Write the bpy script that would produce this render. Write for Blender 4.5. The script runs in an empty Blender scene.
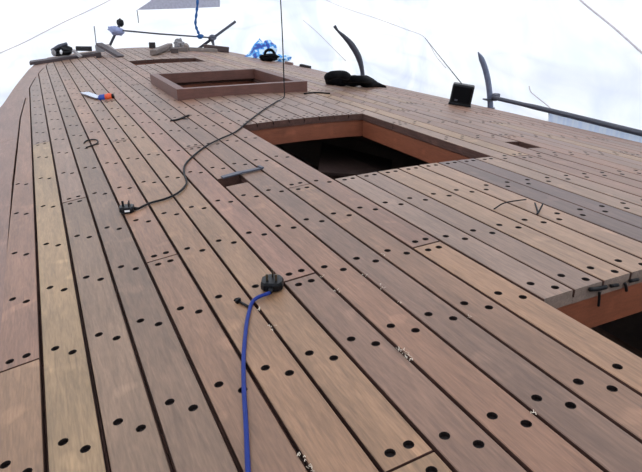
import bpy, bmesh, math, random
from mathutils import Vector, Matrix, noise
from mathutils.bvhtree import BVHTree

scene = bpy.context.scene
col = scene.collection

# ------------------------------------------------------------------ camera
H_CAM = 0.75
F_PX, PITCH, YAW, ROLL = 579.747, 0.388737, 0.436894, -0.011278
CAMBER, T_MID = 0.050393, 1.35          # deck height z = CAMBER*(T_MID^2-(x-T_MID)^2)
PITCH_W, SEAM0 = 0.09959, -0.108659     # plank pitch, first seam
cp, sp, ca, sa = math.cos(PITCH), math.sin(PITCH), math.cos(YAW), math.sin(YAW)
FW = Vector((sa * cp, ca * cp, -sp)); RT0 = Vector((ca, -sa, 0)); UP0 = RT0.cross(FW)
cr, sr = math.cos(ROLL), math.sin(ROLL)
RT = RT0 * cr + UP0 * sr; UP = -RT0 * sr + UP0 * cr
EYE = Vector((0, 0, H_CAM))
cam_d = bpy.data.cameras.new('camera'); cam = bpy.data.objects.new('camera', cam_d); col.objects.link(cam)
cam_d.sensor_width = 36; cam_d.lens = F_PX / 642 * 36; cam_d.clip_start = 0.02; cam_d.clip_end = 200
M = Matrix.Identity(4)
for r in range(3):
    M[r][0], M[r][1], M[r][2], M[r][3] = RT[r], UP[r], -FW[r], EYE[r]
cam.matrix_world = M
scene.camera = cam

# ------------------------------------------------------------------ sky and exposure
world = bpy.data.worlds.new('overcast_sky'); scene.world = world
world.use_nodes = True
wn = world.node_tree.nodes; wl = world.node_tree.links
bg = wn['Background']; bg.inputs['Color'].default_value = (0.96, 0.98, 1.0, 1); bg.inputs['Strength'].default_value = 2.12
vs = scene.view_settings
vs.view_transform = 'Standard'; vs.look = 'None'; vs.gamma = 1.0; vs.exposure = 0.0
vs.use_curve_mapping = False

# ------------------------------------------------------------------ helpers
def zt(x): return CAMBER * (T_MID ** 2 - (x - T_MID) ** 2)
def seam(i): return SEAM0 + PITCH_W * i
def ray(px, py): return FW + RT * ((px - 321) / F_PX) - UP * ((py - 236) / F_PX)
def on_deck(px, py, dz=0.0):
    d = ray(px, py); A = CAMBER * d.x ** 2; B = d.z - 2 * CAMBER * T_MID * d.x; C = H_CAM - dz
    k = 2 * C / (-B + math.sqrt(max(B * B - 4 * A * C, 0)))
    return EYE + d * k
def on_y(px, py, y): d = ray(px, py); return EYE + d * (y / d.y)
def on_x(px, py, x): d = ray(px, py); return EYE + d * (x / d.x)
def deck(x, y, dz=0.0): return Vector((x, y, zt(x) + dz))

def link(name, me, mat=None, parent=None, smooth=False):
    o = bpy.data.objects.new(name, me); col.objects.link(o)
    if mat is not None:
        for m in (mat if isinstance(mat, (list, tuple)) else [mat]): me.materials.append(m)
    if smooth:
        for p in me.polygons: p.use_smooth = True
    if parent is not None: o.parent = parent
    return o
def tag(o, label=None, cat=None, group=None, kind=None):
    if label: o['label'] = label
    if cat: o['category'] = cat
    if group: o['group'] = group
    if kind: o['kind'] = kind
    return o
def empty(name, loc, label, cat, group=None):
    o = bpy.data.objects.new(name, None); col.objects.link(o); o.location = loc; o.empty_display_size = 0.05
    return tag(o, label, cat, group)

class MB:
    """collects shapes in world space, built as one mesh relative to its parent's location"""
    def __init__(s): s.v = []; s.f = []; s.mi = []
    def add(s, vs, fs, mi=0):
        n = len(s.v); s.v += [Vector(v) for v in vs]; s.f += [tuple(a + n for a in f) for f in fs]; s.mi += [mi] * len(fs); return s
    def box(s, c, size, rot=None, bev=0.0, mi=0):
        bm = bmesh.new(); bmesh.ops.create_cube(bm, size=1)
        for v in bm.verts: v.co = Vector((v.co.x * size[0], v.co.y * size[1], v.co.z * size[2]))
        if bev > 0: bmesh.ops.bevel(bm, geom=bm.edges[:], offset=bev, segments=2, affect='EDGES', profile=0.6)
        R = rot if rot is not None else Matrix.Identity(3)
        bm.verts.index_update()
        s.add([R @ v.co + Vector(c) for v in bm.verts], [[v.index for v in f.verts] for f in bm.faces], mi); bm.free(); return s
    def prism(s, poly, z0, z1, mi=0, mat=None):
        n = len(poly); vs = [Vector((x, y, z0)) for x, y in poly] + [Vector((x, y, z1)) for x, y in poly]
        if mat is not None: vs = [mat @ v for v in vs]
        fs = [tuple(range(n - 1, -1, -1)), tuple(range(n, 2 * n))] + [(i, (i + 1) % n, n + (i + 1) % n, n + i) for i in range(n)]
        return s.add(vs, fs, mi)
    def tube(s, pts, rad, n=8, mi=0, flat=1.0, side=None):
        pts = [Vector(p) for p in pts]; m = len(pts)
        rads = rad if isinstance(rad, (list, tuple)) else [rad] * m
        vs = []; prev = None
        for i in range(m):
            t = (pts[min(i + 1, m - 1)] - pts[max(i - 1, 0)]).normalized()
            if prev is None:
                a = Vector(side) if side is not None else (Vector((0, 0, 1)) if abs(t.z) < 0.9 else Vector((1, 0, 0)))
            else: a = prev
            a = (a - t * a.dot(t)).normalized(); b = t.cross(a); prev = a
            for k in range(n):
                th = 2 * math.pi * k / n
                vs.append(pts[i] + (a * math.cos(th) * flat + b * math.sin(th)) * rads[i])
        fs = [(i * n + k, i * n + (k + 1) % n, (i + 1) * n + (k + 1) % n, (i + 1) * n + k) for i in range(m - 1) for k in range(n)]
        fs += [tuple(range(n - 1, -1, -1)), tuple(range((m - 1) * n, m * n))]
        return s.add(vs, fs, mi)
    def blob(s, c, size, seed=0, amp=0.15, sub=3, mi=0, rot=None, freq=2.0, flat_bottom=None):
        bm = bmesh.new(); bmesh.ops.create_icosphere(bm, subdivisions=sub, radius=1)
        R = rot if rot is not None else Matrix.Identity(3)
        for v in bm.verts:
            d = 1 + amp * noise.noise(v.co * freq + Vector((seed * 7.3, seed * 3.1, 0)))
            q = v.co * d; v.co = R @ Vector((q.x * size[0], q.y * size[1], q.z * size[2])) + Vector(c)
            if flat_bottom is not None and v.co.z < flat_bottom: v.co.z = flat_bottom
        bm.verts.index_update()
        s.add([v.co for v in bm.verts], [[v.index for v in f.verts] for f in bm.faces], mi); bm.free(); return s
    def build(s, name, mat, parent=None, smooth=False, color=None):
        off = Vector(parent.location) if parent is not None and parent.type == 'EMPTY' else Vector((0, 0, 0))
        p = parent
        while p is not None and p.parent is not None: p = p.parent; off = Vector(p.location)
        me = bpy.data.meshes.new(name); me.from_pydata([v - off for v in s.v], [], s.f); me.update()
        o = link(name, me, mat, parent, smooth)
        for i, p_ in enumerate(me.polygons): p_.material_index = s.mi[i]
        if color is not None: o.color = (*color, 1)
        return o

def spline(pts, n=8):
    pts = [Vector(p) for p in pts]; P = [pts[0] * 2 - pts[1]] + pts + [pts[-1] * 2 - pts[-2]]; out = []
    for i in range(1, len(P) - 2):
        a, b, c, d = P[i - 1], P[i], P[i + 1], P[i + 2]
        for k in range(n):
            t = k / n
            out.append(0.5 * ((2 * b) + (c - a) * t + (2 * a - 5 * b + 4 * c - d) * t * t + (-a + 3 * b - 3 * c + d) * t ** 3))
    out.append(pts[-1]); return out

def rot_z(a): return Matrix.Rotation(a, 3, 'Z')

# ------------------------------------------------------------------ materials
def srgb(r, g, b):
    f = lambda c: (c / 255 / 12.92) if c / 255 <= 0.04045 else ((c / 255 + 0.055) / 1.055) ** 2.4
    return (f(r), f(g), f(b))
def new_mat(name):
    m = bpy.data.materials.new(name); m.use_nodes = True
    return m, m.node_tree.nodes, m.node_tree.links, m.node_tree.nodes['Principled BSDF']
def plain(name, c, rough=0.5, metal=0.0, spec=0.5, var=0.12, scale=30.0):
    m, n, l, b = new_mat(name)
    tc = n.new('ShaderNodeTexCoord'); nz = n.new('ShaderNodeTexNoise'); nz.inputs['Scale'].default_value = scale; nz.inputs['Detail'].default_value = 4
    l.new(tc.outputs['Object'], nz.inputs['Vector'])
    rp = n.new('ShaderNodeValToRGB'); l.new(nz.outputs['Fac'], rp.inputs['Fac'])
    rp.color_ramp.elements[0].position = 0.3; rp.color_ramp.elements[1].position = 0.7
    rp.color_ramp.elements[0].color = (*[x * (1 - var) for x in c], 1); rp.color_ramp.elements[1].color = (*[min(1, x * (1 + var)) for x in c], 1)
    l.new(rp.outputs['Color'], b.inputs['Base Color'])
    b.inputs['Roughness'].default_value = rough; b.inputs['Metallic'].default_value = metal; b.inputs['Specular IOR Level'].default_value = spec
    return m
def wood(name, base=None, rough=0.55, spec=0.5, along=(14, 1.2, 14), contrast=0.28, blotch=0.16, bump=0.15):
    """timber: colour from the object's own colour (base=None) or a fixed one; grain runs along local Y"""
    m, n, l, b = new_mat(name)
    tc = n.new('ShaderNodeTexCoord'); oi = n.new('ShaderNodeObjectInfo')
    mp = n.new('ShaderNodeMapping'); mp.inputs['Scale'].default_value = along
    off = n.new('ShaderNodeVectorMath'); off.operation = 'ADD'
    sc = n.new('ShaderNodeVectorMath'); sc.operation = 'SCALE'; sc.inputs[0].default_value = (37.0, 53.0, 11.0)
    l.new(oi.outputs['Random'], sc.inputs['Scale']); l.new(tc.outputs['Object'], off.inputs[0]); l.new(sc.outputs[0], off.inputs[1])
    l.new(off.outputs[0], mp.inputs['Vector'])
    g = n.new('ShaderNodeTexNoise'); g.inputs['Scale'].default_value = 5.0; g.inputs['Detail'].default_value = 7; g.inputs['Roughness'].default_value = 0.65; g.inputs['Distortion'].default_value = 0.8
    l.new(mp.outputs['Vector'], g.inputs['Vector'])
    mp2 = n.new('ShaderNodeMapping'); mp2.inputs['Scale'].default_value = (9, 2.2, 9); l.new(off.outputs[0], mp2.inputs['Vector'])
    w = n.new('ShaderNodeTexNoise'); w.inputs['Scale'].default_value = 1.0; w.inputs['Detail'].default_value = 3
    l.new(mp2.outputs['Vector'], w.inputs['Vector'])
    def rng(src, lo, hi):
        r = n.new('ShaderNodeMapRange'); r.inputs['From Min'].default_value = 0.3; r.inputs['From Max'].default_value = 0.7
        r.inputs['To Min'].default_value = lo; r.inputs['To Max'].default_value = hi; l.new(src, r.inputs['Value']); return r.outputs['Result']
    a1 = rng(g.outputs['Fac'], 1 - contrast, 1 + contrast * 0.7); a2 = rng(w.outputs['Fac'], 1 - blotch, 1 + blotch)
    mp3 = n.new('ShaderNodeMapping'); mp3.inputs['Scale'].default_value = (160, 18, 160); l.new(off.outputs[0], mp3.inputs['Vector'])
    fine = n.new('ShaderNodeTexNoise'); fine.inputs['Scale'].default_value = 1.6; fine.inputs['Detail'].default_value = 3; l.new(mp3.outputs['Vector'], fine.inputs['Vector'])
    a3 = rng(fine.outputs['Fac'], 1 - contrast * 0.5, 1 + contrast * 0.4)
    sc_ = n.new('ShaderNodeTexNoise'); sc_.inputs['Scale'].default_value = 11; sc_.inputs['Detail'].default_value = 1; l.new(off.outputs[0], sc_.inputs['Vector'])
    scuff = n.new('ShaderNodeMapRange'); scuff.inputs['From Min'].default_value = 0.66; scuff.inputs['From Max'].default_value = 0.74; scuff.inputs['To Min'].default_value = 1.0; scuff.inputs['To Max'].default_value = 1.28
    l.new(sc_.outputs['Fac'], scuff.inputs['Value'])
    mul0 = n.new('ShaderNodeMath'); mul0.operation = 'MULTIPLY'; l.new(a3, mul0.inputs[0]); l.new(scuff.outputs['Result'], mul0.inputs[1])
    mul1 = n.new('ShaderNodeMath'); mul1.operation = 'MULTIPLY'; l.new(a1, mul1.inputs[0]); l.new(mul0.outputs[0], mul1.inputs[1])
    mul = n.new('ShaderNodeMath'); mul.operation = 'MULTIPLY'; l.new(mul1.outputs[0], mul.inputs[0]); l.new(a2, mul.inputs[1])
    vm = n.new('ShaderNodeVectorMath'); vm.operation = 'SCALE'
    if base is None: l.new(oi.outputs['Color'], vm.inputs[0])
    else: vm.inputs[0].default_value = base
    l.new(mul.outputs[0], vm.inputs['Scale'])
    l.new(vm.outputs[0], b.inputs['Base Color'])
    bp = n.new('ShaderNodeBump'); bp.inputs['Strength'].default_value = bump; bp.inputs['Distance'].default_value = 0.002
    l.new(g.outputs['Fac'], bp.inputs['Height']); l.new(bp.outputs['Normal'], b.inputs['Normal'])
    b.inputs['Roughness'].default_value = rough; b.inputs['Specular IOR Level'].default_value = spec
    return m

M_PLANK = wood('teak_plank', None, rough=0.46, spec=0.55)
M_END = wood('grey_end_grain', srgb(128, 110, 98), rough=0.7, contrast=0.3)
M_EDGE = wood('dark_plank_edge', srgb(84, 58, 50), rough=0.75, contrast=0.35, spec=0.3)  # dark brown for plank sides, undersides and ends away from the near opening
M_PLUG = plain('shaded_plug_hole', srgb(30, 20, 18), 0.6)  # hole walls and floor coloured dark to stand in for the shade inside
M_BEAM = wood('fresh_mahogany_beam', srgb(138, 80, 56), rough=0.5, along=(3, 3, 20), contrast=0.18)
M_COAM = wood('coaming_mahogany', srgb(102, 66, 56), rough=0.5, along=(3, 3, 22), contrast=0.2)
M_HULL = plain('hull_inside', srgb(74, 60, 54), 0.8)
M_DARKPLY = wood('dark_plywood', srgb(112, 86, 74), rough=0.7)
M_LOCKER = wood('dark_stained_plywood', srgb(54, 40, 36), rough=0.8, spec=0.2)
M_OFFCUT = wood('weathered_offcut', None, rough=0.7)
M_BLACK = plain('black_plastic', srgb(9, 10, 14), 0.4, spec=0.25)
M_BLACKCLOTH = plain('black_cloth', srgb(9, 9, 12), 0.9, spec=0.15)
M_BLACKRUB = plain('black_rubber', srgb(14, 13, 15), 0.6, spec=0.25)
M_BLUECABLE = plain('blue_cable', srgb(16, 42, 118), 0.5, spec=0.25)
M_BRASS = plain('plug_pin_metal', srgb(110, 100, 84), 0.3, 0.9)
M_STEEL = plain('dull_steel', srgb(84, 86, 98), 0.45, 0.5)
M_POLE = plain('dark_painted_pole', srgb(58, 60, 72), 0.4)
M_POST = plain('grey_painted_post', srgb(104, 112, 134), 0.45)
M_RAG = plain('blue_grey_rag', srgb(150, 160, 196), 0.9)
M_ROPE = plain('blue_rope', srgb(26, 82, 140), 0.8)
M_WHITE = plain('white_sticker', srgb(235, 235, 235), 0.6, var=0.02)
M_BLADE = plain('trowel_blade', srgb(186, 196, 214), 0.25, 0.8)
M_BLUEGRIP = plain('blue_grip', srgb(28, 62, 150), 0.45)
M_ORANGE = plain('orange_grip', srgb(225, 84, 36), 0.45)
M_SHAV = plain('pale_shaving', srgb(225, 210, 190), 0.8)
M_CORD = plain('grey_cord', srgb(206, 198, 202), 0.8)
M_GROUND = plain('yard_ground', srgb(150, 150, 152), 0.9, scale=3)
M_FLAP = plain('grey_flap', srgb(176, 176, 190), 0.9)
M_GREY = plain('grey_block', srgb(140, 138, 140), 0.8)

def tarp_mat():
    m, n, l, b = new_mat('white_tarpaulin'); n.remove(b)
    out = n['Material Output']
    tc = n.new('ShaderNodeTexCoord'); nz = n.new('ShaderNodeTexNoise'); nz.inputs['Scale'].default_value = 0.9; nz.inputs['Detail'].default_value = 5; nz.inputs['Distortion'].default_value = 1.2
    l.new(tc.outputs['Object'], nz.inputs['Vector'])
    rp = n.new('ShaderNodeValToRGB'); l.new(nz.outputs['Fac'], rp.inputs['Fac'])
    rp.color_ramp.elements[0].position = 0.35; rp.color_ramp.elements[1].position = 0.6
    rp.color_ramp.elements[0].color = (0.72, 0.77, 0.90, 1); rp.color_ramp.elements[1].color = (0.92, 0.94, 0.95, 1)  # bluish shade of the broad folds, painted in as colour noise
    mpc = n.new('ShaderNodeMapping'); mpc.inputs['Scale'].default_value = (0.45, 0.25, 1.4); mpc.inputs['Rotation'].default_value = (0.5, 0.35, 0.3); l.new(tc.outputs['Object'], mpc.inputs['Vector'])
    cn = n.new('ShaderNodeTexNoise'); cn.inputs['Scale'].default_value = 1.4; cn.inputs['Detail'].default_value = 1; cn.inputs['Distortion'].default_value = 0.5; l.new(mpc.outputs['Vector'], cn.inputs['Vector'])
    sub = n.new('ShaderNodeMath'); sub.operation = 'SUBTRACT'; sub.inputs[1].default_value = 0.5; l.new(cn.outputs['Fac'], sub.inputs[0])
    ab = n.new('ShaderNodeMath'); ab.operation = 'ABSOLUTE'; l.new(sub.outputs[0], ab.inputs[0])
    cr_ = n.new('ShaderNodeMapRange'); cr_.inputs['From Min'].default_value = 0.0; cr_.inputs['From Max'].default_value = 0.07; cr_.inputs['To Min'].default_value = 0.90; cr_.inputs['To Max'].default_value = 1.0; l.new(ab.outputs[0], cr_.inputs['Value'])  # crease shading painted into the colour as soft darker bands
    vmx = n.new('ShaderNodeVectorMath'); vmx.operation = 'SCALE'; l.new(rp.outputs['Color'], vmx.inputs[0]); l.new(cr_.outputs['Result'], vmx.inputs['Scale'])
    d = n.new('ShaderNodeBsdfDiffuse'); t = n.new('ShaderNodeBsdfTranslucent'); mx = n.new('ShaderNodeMixShader'); mx.inputs['Fac'].default_value = 0.6
    l.new(vmx.outputs[0], d.inputs['Color']); l.new(vmx.outputs[0], t.inputs['Color'])
    l.new(d.outputs[0], mx.inputs[1]); l.new(t.outputs[0], mx.inputs[2]); l.new(mx.outputs[0], out.inputs['Surface'])
    return m
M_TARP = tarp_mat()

# ------------------------------------------------------------------ tarpaulin tent (setting)
def lerp_tab(tab, u):
    if u <= tab[0][0]: return tab[0][1]
    for (a, x), (b, y) in zip(tab, tab[1:]):
        if u <= b: return x + (y - x) * (u - a) / (b - a)
    return tab[-1][1]
C_X, C_Y = 1.42, 3.9
NS, PROFILE = 192, [(1.03, -1.35), (1.02, -0.9), (1.01, -0.5), (1.0, -0.1), (0.99, 0.3), (0.975, 0.7), (0.955, 1.1), (0.93, 1.5), (0.84, 1.75), (0.66, 2.05), (0.44, 2.35), (0.2, 2.58), (0.0, 2.66)]
def tent_point(k, v):
    th = 2 * math.pi * k / NS; c, s_ = math.cos(th), math.sin(th); e = 2 / 4.2
    x = math.copysign(abs(c) ** e, c) * 2.95; y = math.copysign(abs(s_) ** e, s_) * 7.1
    i = min(int(v), len(PROFILE) - 2); w = v - i
    fct = PROFILE[i][0] * (1 - w) + PROFILE[i + 1][0] * w; z = PROFILE[i][1] * (1 - w) + PROFILE[i + 1][1] * w
    p = Vector((C_X + x * fct, C_Y + y * fct, z))
    nrm = Vector((c, s_ * 0.7, 0.0)).normalized()
    q = Vector((p.x * 0.9, p.y * 0.9, p.z * 0.9))
    a = 0.10 * noise.noise(q) + 0.05 * (1 - abs(noise.noise(Vector((p.x * 1.3 + p.z * 1.7, p.y * 1.3 - p.z * 2.1, 4.2)))) * 2)
    return p + nrm * a * (1 if fct > 0.3 else fct / 0.3)
SUBV = 3
NV = (len(PROFILE) - 1) * SUBV
tent_v = [tent_point(k, v / SUBV) for v in range(NV + 1) for k in range(NS)]
tent_faces = {'wall_right': [], 'wall_left': [], 'wall_far': [], 'wall_near': [], 'ceiling': []}
for v in range(NV):
    for k in range(NS):
        f = (v * NS + k, v * NS + (k + 1) % NS, (v + 1) * NS + (k + 1) % NS, (v + 1) * NS + k)
        a = 360 * (k + 0.5) / NS
        if v >= 8 * SUBV: key = 'ceiling'
        elif 45 <= a < 135: key = 'wall_far'
        elif 135 <= a < 225: key = 'wall_left'
        elif 225 <= a < 315: key = 'wall_near'
        else: key = 'wall_right'
        tent_faces[key].append(f)
TENT = {}
for key, fs in tent_faces.items():
    used = sorted({i for f in fs for i in f}); mp = {i: j for j, i in enumerate(used)}
    me = bpy.data.meshes.new(key); me.from_pydata([tent_v[i] for i in used], [], [tuple(mp[i] for i in f) for f in fs]); me.update()
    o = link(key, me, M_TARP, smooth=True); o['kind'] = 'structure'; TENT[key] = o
TENT_BVH = BVHTree.FromPolygons(tent_v, [f for fs in tent_faces.values() for f in fs])
def on_tent(px, py, lift=0.01):
    d = ray(px, py).normalized(); loc, nrm, idx, dist = TENT_BVH.ray_cast(EYE, d)
    return loc - d * lift
g = MB().box((C_X, C_Y, -1.40), (14, 22, 0.1)).build('ground', M_GROUND); g['kind'] = 'structure'

# ------------------------------------------------------------------ hull
HW = [(-2.0, 1.80), (0, 1.86), (2.4, 1.90), (3.5, 1.92), (4.5, 1.88), (5.6, 1.74), (6.5, 1.68), (7.4, 1.60), (8.44, 1.50), (9.0, 1.38), (9.3, 1.28)]
def hw(u):
    return (lerp_tab(HW, u - 0.35) + 2 * lerp_tab(HW, u) + lerp_tab(HW, u + 0.35)) / 4 if u < 8.6 else lerp_tab(HW, u)
U0, U1 = -2.0, 9.30
TH = 0.039
us = [U0 + (U1 - U0) * i / 40 for i in range(41)]
ring = [(C_X + hw(u), u) for u in us] + [(C_X - hw(u), u) for u in reversed(us)]
hb = MB(); levels = [(1.0, None), (0.985, -0.35), (0.93, -0.7), (0.7, -1.0), (0.25, -1.25)]
hv = []
for fct, z in levels:
    for x, y in ring:
        xx = C_X + (x - C_X) * fct
        hv.append((xx * 1.0 - 0.002 * (x - C_X), y, (zt(x) - TH - 0.004) if z is None else z))
n = len(ring)
hf = [(l * n + i, l * n + (i + 1) % n, (l + 1) * n + (i + 1) % n, (l + 1) * n + i) for l in range(len(levels) - 1) for i in range(n)]
hf.append(tuple(range((len(levels) - 1) * n, len(levels) * n)))
hull = hb.add(hv, hf).build('hull', M_HULL); hull['kind'] = 'structure'

# ------------------------------------------------------------------ deck planking
floor = bpy.data.objects.new('floor', None); col.objects.link(floor); floor['kind'] = 'structure'
floor['label'] = 'cambered boat deck of drilled timber planks'
ROWS = [0.955, 1.303, 1.652, 2.01, 2.445, 2.885, 3.32, 3.68, 4.01]      # beam stations; regular beyond both ends
def row_c(k): return ROWS[0] + 0.339 * k if k < 0 else (ROWS[k] if k < len(ROWS) else ROWS[-1] + 0.345 * (k - len(ROWS) + 1))
def row_u(k, t): return row_c(k) - 0.030 * (t - 0.1)
MARG = [(-2, -0.20), (3.0, -0.20), (4.73, -0.182), (6.1, -0.131), (7.28, -0.037), (8.1, 0.066), (9.3, 0.25)]
def m_left(u): return lerp_tab(MARG, u)
# openings: (first plank, one past last plank, u0, u1)
OPEN = [(11, 19, -0.45, 0.875), (11, 19, 1.985, 3.18), (10, 19, 4.30, 5.30), (11, 19, 6.93, 7.45),
        (7, 8, 2.155, 2.272), (22, 23, 2.08, 2.24)]
BUTTS = {-1: [1], 0: [7], 1: [4], 2: [-1, 12], 3: [2, 15], 4: [6, 20], 5: [-1, 10], 6: [1, 14], 7: [5, 17], 8: [12], 9: [3, 16, 22], 10: [1, 13]}
for i in range(11, 19): BUTTS[i] = [(i * 5) % 7 + 9, (i * 4) % 5 + 19]
for i in range(19, 34): BUTTS[i] = [(i * 5) % 7 + 1, (i * 5) % 7 + 9 + (i % 3), (i * 4) % 5 + 19]
T_TAN, T_PINK, T_GREY, T_DARK = (176, 144, 116), (168, 128, 110), (152, 126, 114), (126, 100, 94)
# board colours, nearest length first
COLS = {-1: [(172, 138, 112), (164, 126, 108)], 0: [(184, 156, 124), (152, 128, 118)], 1: [(156, 130, 112), (162, 134, 120)], 2: [(150, 124, 106), (150, 124, 108), (158, 132, 118)], 3: [(158, 124, 104), (176, 138, 118), (166, 136, 120)],
        4: [(172, 136, 110), (166, 134, 116)], 5: [(172, 140, 112), (174, 140, 114), (164, 132, 116)], 6: [(150, 119, 104), (166, 126, 110), (162, 132, 118)], 7: [(164, 126, 106), (164, 128, 110), (160, 130, 116)],
        8: [(146, 117, 103), (156, 122, 108)], 9: [(158, 124, 104), (164, 130, 114)], 10: [(180, 142, 114), (160, 124, 108)], 11: [(168, 142, 130)], 12: [(160, 134, 122)],
        13: [(178, 146, 124)], 14: [(184, 152, 130)], 15: [(182, 150, 130)], 16: [(128, 106, 102)], 17: [(126, 104, 102)], 18: [(174, 146, 130)], 19: [(168, 140, 126)]}
rng = random.Random(5)

def plank_mesh(name, u0, u1, wid, rows, butt0, butt1, mirror, clip):
    """flat board in local x (across), y (along); plug holes are real recesses"""
    bm = bmesh.new()
    hx = wid / 2; lx = hx + GAP / 2 - 0.0004; ch = 0.0016; tx = hx - ch; rad, dep = 0.0098, 0.010
    cells = []
    for c in rows:
        cells.append((c - 0.036, c + 0.036, c, 0.022 * (-1 if mirror else 1)))
    if butt0: cells.append((u0 + 0.010, u0 + 0.050, u0 + 0.030, 0.0))
    if butt1: cells.append((u1 - 0.050, u1 - 0.010, u1 - 0.030, 0.0))
    cells.sort()
    def quad(*c, mi=0):
        f = bm.faces.new([bm.verts.new(p) for p in c]); f.material_index = mi; return f
    y = u0
    fx = wid * 0.20
    for (a, b, c, st) in cells:
        if a > y: quad((-tx, y, 0), (tx, y, 0), (tx, a, 0), (-tx, a, 0))
        for s_ in (-1, 1):
            cx, cy = s_ * fx, c - s_ * st
            x0, x1 = (-tx, 0) if s_ < 0 else (0, tx)
            angs = [2 * math.pi * k / 12 for k in range(12)] + [math.atan2(yy - cy, xx - cx) % (2 * math.pi) for xx in (x0, x1) for yy in (a, b)]
            angs = sorted(angs); outv = []; inv = []; low = []
            for th in angs:
                dx, dy = math.cos(th), math.sin(th)
                k = min([((x1 - cx) / dx) if dx > 1e-9 else 1e9, ((x0 - cx) / dx) if dx < -1e-9 else 1e9, ((b - cy) / dy) if dy > 1e-9 else 1e9, ((a - cy) / dy) if dy < -1e-9 else 1e9])
                outv.append(bm.verts.new((cx + dx * k, cy + dy * k, 0))); inv.append(bm.verts.new((cx + dx * rad, cy + dy * rad, 0))); low.append(bm.verts.new((cx + dx * rad, cy + dy * rad, -dep)))
            m_ = len(angs)
            for q in range(m_):
                r_ = (q + 1) % m_
                bm.faces.new((outv[q], outv[r_], inv[r_], inv[q])); bm.faces.new((inv[q], inv[r_], low[r_], low[q])).material_index = 1
            bm.faces.new(low).material_index = 1
        y = b
    if u1 > y: quad((-tx, y, 0), (tx, y, 0), (tx, u1, 0), (-tx, u1, 0))
    for s_ in (-1, 1):
        e = [(s_ * tx, 0), (s_ * hx, -ch), (s_ * hx, -0.022), (s_ * lx, -0.022), (s_ * lx, -TH)]
        for k, ((xa, za), (xb, zb)) in enumerate(zip(e, e[1:])):
            q = [(xa, u0, za), (xa, u1, za), (xb, u1, zb), (xb, u0, zb)]
            quad(*(q if s_ > 0 else q[::-1]), mi=2 if k else 0)
    quad((-lx, u0, -TH), (-lx, u1, -TH), (lx, u1, -TH), (lx, u0, -TH), mi=2)
    for yy in (u0, u1):
        me_ = 3 if abs(yy - 0.875) < 1e-6 else 2
        q = [(-tx, yy, 0), (-hx, yy, -ch), (-hx, yy, -0.022), (hx, yy, -0.022), (hx, yy, -ch), (tx, yy, 0)]
        quad(*(q if yy == u0 else q[::-1]), mi=me_)
        q = [(-lx, yy, -0.022), (-lx, yy, -TH), (lx, yy, -TH), (lx, yy, -0.022)]
        quad(*(q if yy == u0 else q[::-1]), mi=me_)
    for co, no in clip:
        bmesh.ops.bisect_plane(bm, geom=bm.verts[:] + bm.edges[:] + bm.faces[:], plane_co=co, plane_no=no, clear_outer=True)
    me = bpy.data.meshes.new(name); bm.to_mesh(me); bm.free(); me.update()
    return me

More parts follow.
